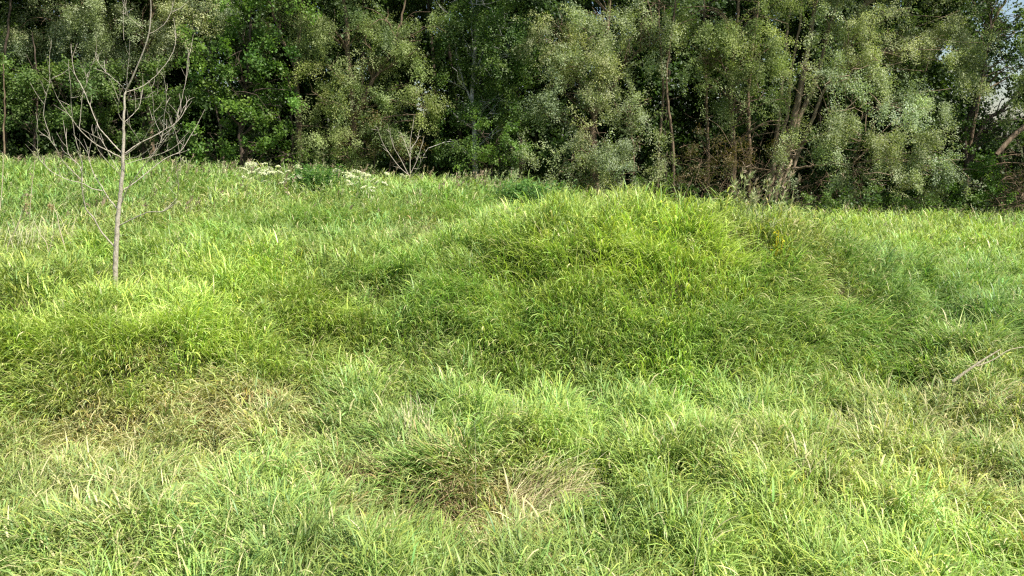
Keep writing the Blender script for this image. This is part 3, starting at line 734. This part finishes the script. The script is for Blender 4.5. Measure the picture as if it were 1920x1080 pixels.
# low shade undergrowth along the foot of the trees
def undergrowth():
    L = []
    for i in range(80):
        u = -250 + i * 29
        vb = 305 + max(0, min(1, (u - 300) / 1200)) * 80
        for k in range(2):
            Y = rng.uniform(23.5, 27) if u < 1250 else rng.uniform(20.9, 23.5)
            L.append((lambda p: (np.array([p[0], Y, float(ground(p[0], Y)) + rng.uniform(.15, .6)]), (.6, .5, .45), .5))(P(u + rng.uniform(-14, 14), vb, Y)))
    V, Q, C, mat = sprays(L, 'dark', 1.0, .8)
    o = build_mesh('undergrowth', V, Q, None, C, mat)
    tag(o, 'dark low undergrowth along the foot of the treeline', kind='stuff')
undergrowth()

# ------------------------------------------------------------------ the bare sapling
def sapling():
    Y = 9.0
    base = P(216, 515, Y); gz = float(ground(base[0], base[1]))
    root = thing('bare_sapling', 'leafless pale grey sapling with upswept branches on the left mound', 'tree', (base[0], base[1], gz))
    def pp(pl, d0, d1):
        n = len(pl)
        pts = [P(a, b, Y + d0 + (d1 - d0) * (i / (n - 1))) for i, (a, b) in enumerate(pl)]
        return pts
    tr = [(214, 560), (216, 513), (218, 466), (220, 424), (223, 394), (226, 358), (230, 322), (231, 288), (232, 255), (232, 231), (234, 183), (237, 168)]
    tp = pp(tr, 0, 0); tp[0][2] = gz - .05
    mb = MB(); q = smooth_path(tp, 5); fr = np.linspace(0, 1, len(q))
    q[3:-1] += .0025 * rng.standard_normal((len(q) - 4, 3))
    rr = .024 * (1 - fr) ** .85 + .008
    rr = rr * (1 + .10 * (np.sin(fr * 55) > .93))
    mb.tube(q, rr, 10, wob=.025)
    q2 = smooth_path(pp([(237, 168), (244, 155), (255, 130), (269, 96), (279, 63), (283, 24), (282, -10)], 0, -.15), 5)
    mb.tube(q2, np.linspace(.012, .004, len(q2)), 6)
    mb.build('trunk', M_BARK_SAP, root)
    B = [([(222, 424), (250, 410), (278, 398), (303, 397), (322, 387), (332, 372), (335, 352), (332, 324), (330, 300)], 0, -.5, .014),
         ([(214, 462), (189, 433), (175, 408), (161, 391), (155, 363), (153, 341), (154, 308), (147, 280), (139, 247), (134, 205), (133, 178), (132, 150)], 0, -.6, .016),
         ([(221, 392), (205, 374), (192, 352), (175, 324), (168, 302), (165, 283)], 0, .5, .014),
         ([(230, 297), (205, 284), (178, 269), (153, 247), (132, 219), (108, 185), (100, 164)], 0, -.5, .013),
         ([(229, 288), (208, 265), (189, 244), (181, 229), (168, 197), (156, 168), (140, 137), (135, 108), (133, 82)], 0, .4, .013),
         ([(149, 241), (152, 205), (156, 172), (163, 156), (170, 128), (181, 101)], -.35, -.4, .007),
         ([(193, 358), (172, 353), (155, 344), (128, 337), (100, 324), (83, 309), (72, 294), (70, 263), (68, 238), (76, 207), (81, 199)], .2, -.4, .011),
         ([(155, 341), (150, 313), (130, 291), (125, 266), (125, 241)], -.2, .2, .007),
         ([(153, 338), (128, 313), (114, 297), (108, 283), (92, 260), (74, 247), (68, 235)], -.2, -.6, .009),
         ([(94, 262), (92, 250), (82, 217), (86, 183), (93, 156), (103, 141)], -.45, -.5, .007),
         ([(93, 156), (93, 144), (93, 108), (97, 75)], -.5, -.5, .004),
         ([(232, 356), (250, 344), (272, 327), (294, 309), (314, 295), (339, 283), (355, 258), (369, 235), (384, 205)], 0, .5, .014),
         ([(228, 381), (236, 360), (250, 338), (272, 308), (292, 285), (305, 252), (308, 217), (312, 188), (308, 149), (300, 135)], 0, -.4, .012),
         ([(235, 287), (261, 269), (289, 255), (308, 244), (329, 231), (344, 212), (350, 193), (348, 180)], 0, .5, .012),
         ([(234, 291), (262, 270), (276, 250), (287, 226), (288, 205), (285, 173), (281, 156)], 0, -.4, .010),
         ([(262, 268), (255, 253), (244, 238), (240, 228)], -.1, -.3, .005),
         ([(233, 229), (252, 212), (262, 197), (265, 170)], 0, .3, .006),
         ([(231, 229), (222, 212), (223, 190), (225, 166)], 0, -.2, .006),
         ([(238, 172), (262, 164), (281, 152), (303, 130), (320, 106), (329, 82), (329, 58), (325, 34)], 0, .4, .009),
         ([(240, 188), (267, 184), (291, 178), (305, 161), (310, 140)], 0, -.4, .005),
         ([(236, 168), (218, 152), (199, 135), (185, 118), (178, 100)], 0, .3, .006),
         ([(279, 63), (293, 57), (310, 43), (320, 24), (324, 2)], -.05, .2, .005),
         ([(269, 54), (252, 41), (238, 29), (228, 20)], -.05, -.2, .004),
         ([(238, 166), (238, 144), (241, 115), (243, 100)], 0, -.1, .007),
         ([(232, 75), (231, 36), (234, 0), (236, -20)], .1, .1, .004),
         ([(329, 231), (337, 202), (348, 154), (354, 120), (352, 89)], .3, .6, .005),
         ([(225, 327), (211, 313), (189, 288), (178, 266), (174, 240)], 0, -.3, .007),
         ([(222, 319), (203, 285), (186, 255), (180, 235)], 0, .4, .006),
         ([(336, 283), (339, 305), (338, 325)], .3, .3, .004), ([(336, 283), (328, 247), (318, 225), (316, 200)], .3, .1, .006),
         ([(230, 310), (260, 300), (290, 292), (320, 280), (345, 262)], 0, .6, .006),
         ([(231, 300), (262, 292), (290, 272), (316, 262), (338, 240)], 0, -.5, .007),
         ([(304, 255), (322, 240), (338, 215), (345, 200)], -.3, -.2, .005), ([(290, 290), (306, 268), (322, 250), (334, 238)], .3, .1, .005)]
    for pl, d0, d1, r in B:
        mb = MB(); q = smooth_path(pp(pl, d0, d1), 5)
        q[1:-1] += .0015 * rng.standard_normal((len(q) - 2, 3))
        mb.tube(q, np.linspace(r * .56, .0017, len(q)), 6)
        for _ in range(2 + len(pl) // 2):
            j = rng.integers(len(q) // 3, len(q) - 1); dr = q[j + 1] - q[j]; dr /= np.linalg.norm(dr) + 1e-6
            e = q[j] + (dr * .5 + rng.standard_normal(3) * .5 + [0, 0, .55]) * rng.uniform(.06, .2)
            mb.tube(smooth_path([q[j], (q[j] + e) / 2 + rng.standard_normal(3) * .008, e], 2), np.linspace(.0032, .0014, 5), 4)
        mb.build('branch', M_BARK_SAP, root)
sapling()

# ------------------------------------------------------------------ plants in the grass
def umbel_plant(u, v, n, label, sz=1.0, group='white flowering umbel plants on the bank', spread=.3):
    c = on_surface(u, v); x, y = c[0], c[1]; z0 = float(ground(x, y))
    root = thing('cow_parsley', label, 'flower', (x, y, z0), group)
    mb = MB(); heads = []
    for k in range(n):
        e = np.array([x + rng.normal(0, spread), y + rng.normal(0, .2), z0 + rng.uniform(.36, .74) * sz])
        mb.tube(smooth_path([(x + rng.normal(0, .04), y + rng.normal(0, .04), z0), ((x + e[0]) / 2, (y + e[1]) / 2, z0 + .35), e], 4), .005, 4, (.18, .28, .08))
        heads.append(e)
    mb.build('stem', M_GRASS, root)
    for e in heads:
        tl = rng.normal(0, .35, 2); R = rng.uniform(.04, .09) * sz; nf = 170
        a = rng.uniform(0, 6.28, nf); r = R * np.sqrt(rng.random(nf)); sub = .018
        ctr = np.round(np.stack([np.cos(a) * r, np.sin(a) * r], 1) / .028) * .028 + rng.normal(0, .006, (nf, 2))
        p = np.stack([e[0] + ctr[:, 0], e[1] + ctr[:, 1], e[2] + .03 + ctr @ tl - 3.5 * (ctr ** 2).sum(1) + rng.normal(0, .006, nf)], 1)
        d1 = rng.standard_normal((nf, 3)); d1[:, 2] *= .4; d1 /= np.linalg.norm(d1, axis=1)[:, None]
        d2 = np.cross(d1, [0, 0, 1]) + .3 * rng.standard_normal((nf, 3)); d2 /= np.linalg.norm(d2, axis=1)[:, None]
        s = .0095
        V = np.stack([p - d1 * s, p - d2 * s, p + d1 * s, p + d2 * s], 1).reshape(-1, 3)
        mb = MB(); mb.add(V, Q=np.arange(nf * 4).reshape(-1, 4), C=np.array([.80, .80, .66]))
        for k in range(14):
            q = p[(k * 12) % nf]; mb.tube([e - [0, 0, .035], q], [.0018, .0012], 3, (.3, .38, .14))
        mb.build('flower_head', M_FLOWER, root)
umbel_plant(478, 345, 13, 'white umbel plant at the left end of the flower patch', 1.1)
umbel_plant(500, 350, 10, 'creamy umbel plant low in the left flower patch', .9)
umbel_plant(525, 340, 7, 'white umbel plant with scattered heads right of the left patch')
umbel_plant(545, 345, 5, 'small umbel plant with a few low heads beside the dark weed clump', .8)
umbel_plant(648, 352, 13, 'white umbel plant just right of the dark weed clump', 1)
umbel_plant(680, 352, 12, 'tall white umbel plant midway between weed clump and bare shrub', 1.1)
umbel_plant(694, 360, 6, 'small white umbel plant sitting low in front of the taller one', .7)
umbel_plant(762, 343, 5, 'white umbel plant at the foot of the bleached bare shrub', .8, spread=.15)

def weed(u, v, R, H, n, label, name='weed_clump', pal='dark', ln=.06, wd=.03, colr=None, dY=0, flat=False):
    c = on_surface(u, v); x, y = c[0], c[1] + dY; z0 = float(ground(x, y))
    root = thing(name, label, 'plant', (x, y, z0))
    mb = MB(); pal = np.array(colr)
    ns = max(5, n // 28)
    sx = rng.normal(0, R * .5, ns); sy = rng.normal(0, R * .4, ns); hh = H * rng.uniform(.6, 1.05, ns)
    for a, b, h in zip(sx, sy, hh):
        mb.tube([(x + a * .7, y + b * .7, z0), (x + a, y + b, z0 + h)], [.006, .004], 4, pal[0] * .9)
    mb.build('stem', M_GRASS, root)
    si = rng.integers(0, ns, n); f = rng.random(n) ** (.2 if flat else .7)
    p = np.stack([x + sx[si] * (.7 + .3 * f), y + sy[si] * (.7 + .3 * f), z0 + hh[si] * f], 1) + .02 * rng.standard_normal((n, 3))
    a = rng.uniform(0, 6.28, n)
    d = np.stack([np.cos(a), np.sin(a), rng.uniform(-.5, .5, n)], 1)
    nr = np.stack([.5 * rng.standard_normal(n), .5 * rng.standard_normal(n), np.ones(n)], 1)
    s = np.cross(d, nr); s /= np.linalg.norm(s, axis=1)[:, None]
    l = (ln * rng.uniform(.6, 1.3, n))[:, None]; w_ = l * wd / ln * .5
    V = np.stack([p, p + d * l * .4 + s * w_, p + d * l - [0, 0, .015], p + d * l * .4 - s * w_], 1).reshape(-1, 3)
    C = np.repeat(pal[rng.integers(0, len(pal), n)] * np.exp(.15 * rng.standard_normal(n))[:, None], 4, 0)
    build_mesh('leaves', V, np.arange(n * 4).reshape(-1, 4), None, C, M_LEAF, root)
DK = [(.09, .20, .045), (.13, .25, .055), (.07, .15, .04)]
weed(598, 350, .62, .78, 3000, 'dark green leafy weed clump between the two white flower patches', colr=DK, ln=.085, wd=.03)
weed(990, 382, .75, .72, 3600, 'dark green nettle clump on the left shoulder of the mound', name='nettle_clump', colr=DK, ln=.08, wd=.035)
weed(590, 318, .38, 1.0, 420, 'bright yellow green flat topped plant above the dark weed clump', name='hogweed', colr=[(.20, .34, .03), (.26, .40, .05)], ln=.12, wd=.08, flat=True)
weed(505, 312, .25, .8, 160, 'bright green broad leafed plant left of the flat topped one', name='hogweed', colr=[(.18, .32, .03), (.24, .36, .05)], ln=.11, wd=.08, flat=True)
weed(1570, 578, .26, .36, 70, 'dark broad leaved dock plant in the hollow right of mound', name='dock_plant', colr=[(.10, .23, .05), (.13, .27, .06)], ln=.15, wd=.055)
weed(1690, 545, .22, .32, 46, 'second broad leaved dock plant further right near the bank', name='dock_plant', colr=[(.10, .22, .05), (.13, .26, .06)], ln=.13, wd=.06)
weed(1815, 792, .16, .26, 160, 'low bright green leafy herb below the fallen stick', name='leafy_herb', colr=[(.17, .31, .06), (.21, .34, .08)], ln=.045, wd=.025)
weed(1460, 475, .16, .42, 70, 'yellow flowered herb near the top of mound', name='yellow_herb', colr=[(.55, .48, .03), (.25, .33, .05), (.20, .30, .05)], ln=.035, wd=.03)
weed(790, 432, .45, .40, 700, 'brownish dry weed patch in the gully behind the mound', name='dry_weed', colr=[(.24, .20, .12), (.28, .25, .15), (.16, .20, .08)], ln=.07, wd=.012)

# straw tussocks: long lodged blades
def tussock(u, v, n, R, az, label, L0, cols, sp=.5, h=.12, lean=1.0, wd=.005, name='grass_tussock', mat=None):
    c = on_surface(u, v); x, y = c[0], c[1]; z0 = float(ground(x, y))
    a = az + rng.normal(0, sp, n); rr = R * np.sqrt(rng.random(n)); oa = rng.uniform(0, 6.28, n)
    px = x + np.cos(oa) * rr * 1.2; py = y + np.sin(oa) * rr * .8; pz = ground(px, py) + h * rng.random(n)
    dx, dy = np.cos(a), np.sin(a); L_ = L0 * rng.uniform(.6, 1.3, n)
    th0 = .35 * lean + .25 * rng.random(n); th1 = th0 + rng.uniform(.5, 1.5, n) * lean
    S_ = 5; V = np.zeros((n, 2 * S_ + 1, 3)); col = np.array(cols)[rng.integers(0, len(cols), n)] * np.exp(.2 * rng.standard_normal(n))[:, None]
    for s in range(S_ + 1):
        w_ = wd * .5 * (1 - (s / S_) ** 2)
        P3 = np.stack([px, py, pz], 1); sd = np.stack([-dy, dx, .3 * rng.standard_normal(n)], 1) * w_
        if s < S_:
            V[:, 2 * s] = P3 + sd; V[:, 2 * s + 1] = P3 - sd
            th = th0 + (th1 - th0) * (s / S_); st = L_ / S_
            px = px + dx * np.sin(th) * st; py = py + dy * np.sin(th) * st; pz = pz + np.cos(th) * st
        else: V[:, 2 * s] = P3
    base = (np.arange(n) * (2 * S_ + 1))[:, None]
    Q = np.concatenate([base + np.array([2 * s, 2 * s + 1, 2 * s + 3, 2 * s + 2]) for s in range(S_ - 1)])
    o = build_mesh(name, V.reshape(-1, 3), Q, base + np.array([2 * S_ - 2, 2 * S_ - 1, 2 * S_]), np.repeat(col, 2 * S_ + 1, 0) * np.tile(np.linspace(.85, 1.35, 2 * S_ + 1), n)[:, None], mat or M_STRAW, smooth=True)
    tag(o, label, 'grass clump')
STR = [(.66, .56, .35), (.74, .66, .45), (.50, .38, .23), (.55, .52, .28)]
tussock(1000, 905, 430, .24, .45, 'pale straw tussock combed to the right beside the brown hollow', .42, [(.50, .42, .26), (.58, .51, .33), (.36, .27, .16), (.30, .36, .12), (.40, .42, .18)], h=.12, lean=1.3, wd=.0055, sp=.45)
tussock(715, 880, 240, .20, 3.0, 'brown withered tussock at the left rim of hollow', .28, [(.24, .17, .10), (.34, .26, .15), (.15, .10, .06), (.22, .25, .08)])
tussock(800, 920, 620, .27, -1.2, 'dark brown flattened tussock in the bottom of hollow', .34, [(.22, .15, .09), (.30, .22, .13), (.44, .38, .22), (.20, .22, .08)], lean=1.3)
tussock(930, 955, 360, .22, -.6, 'reddish brown flattened straw below the pale tussock', .26, [(.45, .30, .19), (.38, .24, .15), (.52, .42, .26)], lean=1.4, h=.04)
tussock(785, 770, 26, .10, 1.7, 'few pale dead blades standing above the hollow', .34, [(.60, .52, .36), (.5, .42, .28)], lean=.4)
tussock(1870, 730, 260, .30, -.3, 'straw coloured flattened clump under the fallen stick', .40, STR, lean=1.1)
tussock(60, 450, 80, .6, 1.2, 'pale thin dead blades behind the left mound', .7, [(.50, .46, .30), (.42, .42, .24)], lean=.5, wd=.008)

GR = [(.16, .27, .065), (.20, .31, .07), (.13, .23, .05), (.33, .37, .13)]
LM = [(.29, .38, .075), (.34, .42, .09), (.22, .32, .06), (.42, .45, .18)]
DG = [(.13, .22, .055), (.17, .26, .07), (.21, .295, .085), (.33, .37, .14)]  # dark greens; shade put into the colour of hollow and mound foot tussocks
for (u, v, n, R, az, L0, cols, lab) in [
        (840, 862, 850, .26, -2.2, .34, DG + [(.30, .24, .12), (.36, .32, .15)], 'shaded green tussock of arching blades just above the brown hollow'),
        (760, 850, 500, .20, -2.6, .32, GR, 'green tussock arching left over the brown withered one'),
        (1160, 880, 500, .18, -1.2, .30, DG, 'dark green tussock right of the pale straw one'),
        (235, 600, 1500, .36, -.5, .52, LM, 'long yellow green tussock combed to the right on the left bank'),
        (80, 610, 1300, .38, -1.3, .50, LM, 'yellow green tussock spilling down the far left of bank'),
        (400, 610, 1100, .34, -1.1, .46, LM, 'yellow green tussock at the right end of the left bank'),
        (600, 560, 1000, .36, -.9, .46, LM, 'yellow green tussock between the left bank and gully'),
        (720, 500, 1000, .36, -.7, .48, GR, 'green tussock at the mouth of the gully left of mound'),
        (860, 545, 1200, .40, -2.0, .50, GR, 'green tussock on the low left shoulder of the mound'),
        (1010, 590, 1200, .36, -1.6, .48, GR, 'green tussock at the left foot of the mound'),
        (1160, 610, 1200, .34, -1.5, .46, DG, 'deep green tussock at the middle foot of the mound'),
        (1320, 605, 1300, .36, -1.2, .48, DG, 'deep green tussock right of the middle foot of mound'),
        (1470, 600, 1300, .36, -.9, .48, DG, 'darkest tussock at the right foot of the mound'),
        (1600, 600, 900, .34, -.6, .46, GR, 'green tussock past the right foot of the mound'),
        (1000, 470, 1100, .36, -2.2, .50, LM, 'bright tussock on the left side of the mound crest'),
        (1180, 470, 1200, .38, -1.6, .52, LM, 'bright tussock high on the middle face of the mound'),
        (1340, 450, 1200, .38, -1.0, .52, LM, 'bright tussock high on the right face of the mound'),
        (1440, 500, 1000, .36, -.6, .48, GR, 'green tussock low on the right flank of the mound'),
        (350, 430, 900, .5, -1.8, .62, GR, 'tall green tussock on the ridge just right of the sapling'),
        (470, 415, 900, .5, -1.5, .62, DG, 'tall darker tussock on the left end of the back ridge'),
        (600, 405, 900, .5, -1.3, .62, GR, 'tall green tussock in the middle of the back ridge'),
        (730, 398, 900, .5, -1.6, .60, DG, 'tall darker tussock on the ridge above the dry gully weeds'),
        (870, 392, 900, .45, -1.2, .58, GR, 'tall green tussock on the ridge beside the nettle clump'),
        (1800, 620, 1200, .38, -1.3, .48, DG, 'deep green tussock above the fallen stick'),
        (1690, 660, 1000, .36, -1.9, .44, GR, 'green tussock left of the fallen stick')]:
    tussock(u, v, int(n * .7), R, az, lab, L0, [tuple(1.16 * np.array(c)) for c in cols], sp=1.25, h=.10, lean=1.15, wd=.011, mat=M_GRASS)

# dry stalks and sticks
def stalk(pl, r, label, Y=None, plume=False, mat=M_DEADWOOD, name='dry_stalk', cat='stalk', lift=0.0):
    c = on_surface(*pl[0]); Yc = c[1] if Y is None else Y
    pts = [P(a, b, Yc - .02 * i) for i, (a, b) in enumerate(pl)]
    pts = [p + np.array([0, 0, lift]) for p in pts]; b = pts[0].copy(); b[2] = float(ground(b[0], b[1]))
    root = thing(name, label, cat, b)
    if name == 'dry_stalk': pts = [b] + pts
    mb = MB(); q = smooth_path(pts, 5); mb.tube(q, np.linspace(r, r * .4, len(q)), 5); mb.build('stem', mat, root)
    if plume:
        n = 60; e = q[-1] - [0, 0, .02]; d = rng.standard_normal((n, 3)) * [1, 1, .8]; d[:, 2] -= .3; d /= np.linalg.norm(d, axis=1)[:, None]
        p = e + rng.standard_normal((n, 3)) * [.01, .01, .04]; l = .07
        s = np.cross(d, [0, .3, 1]) * .006
        V = np.stack([p, p + d * l * .5 + s, p + d * l, p + d * l * .5 - s], 1).reshape(-1, 3)
        build_mesh('plume', V, np.arange(n * 4).reshape(-1, 4), None, np.tile([.42, .28, .17], (n * 4, 1)), M_STRAW, root)
M_PALE = bark_material('pale_straw_stem', (.36, .30, .19), (.50, .43, .29), (.62, .56, .42), 30, .4)
stalk([(14, 465), (30, 430), (42, 400), (50, 380)], .010, 'dry reed with brown plume leaning right at left edge', plume=True, mat=M_PALE)
stalk([(124, 475), (112, 430), (106, 400), (95, 385)], .010, 'dry reed with brown plume nodding left beside the sapling', plume=True, mat=M_PALE)
stalk([(0, 400), (4, 350), (6, 300), (4, 285)], .010, 'tall pale reed stalk at the very left edge', mat=M_PALE)
stalk([(56, 410), (58, 370), (62, 330), (66, 300)], .008, 'thin upright straw stalk next to the plumed reed', mat=M_PALE)
stalk([(82, 500), (92, 470), (102, 430)], .008, 'short straw stalk bent right left of the sapling', mat=M_PALE)
stalk([(88, 460), (76, 440), (64, 415)], .008, 'short straw stalk bent left before the plumed reeds', mat=M_PALE)
stalk([(893, 950), (892, 900), (891, 830), (890, 775)], .0022, 'thin upright pale stem rising from the brown hollow', mat=M_PALE)
stalk([(1300, 1075), (1310, 1020), (1320, 965), (1330, 930)], .0026, 'thin reddish straw stem at the bottom right of centre', mat=M_PALE)
stalk([(1785, 727), (1815, 705), (1845, 685), (1875, 667)], .015, 'thick grey fallen stick lying on grass at right', name='fallen_stick', cat='stick', mat=M_PALE, lift=.06)
stalk([(1830, 702), (1860, 690), (1890, 672), (1925, 665)], .008, 'thin dead twig crossing the fallen stick at right', name='fallen_twig', cat='stick', mat=M_PALE, lift=.08)
stalk([(1380, 810), (1395, 785), (1408, 765)], .0035, 'small straw stem leaning in the blue green grass', mat=M_PALE)
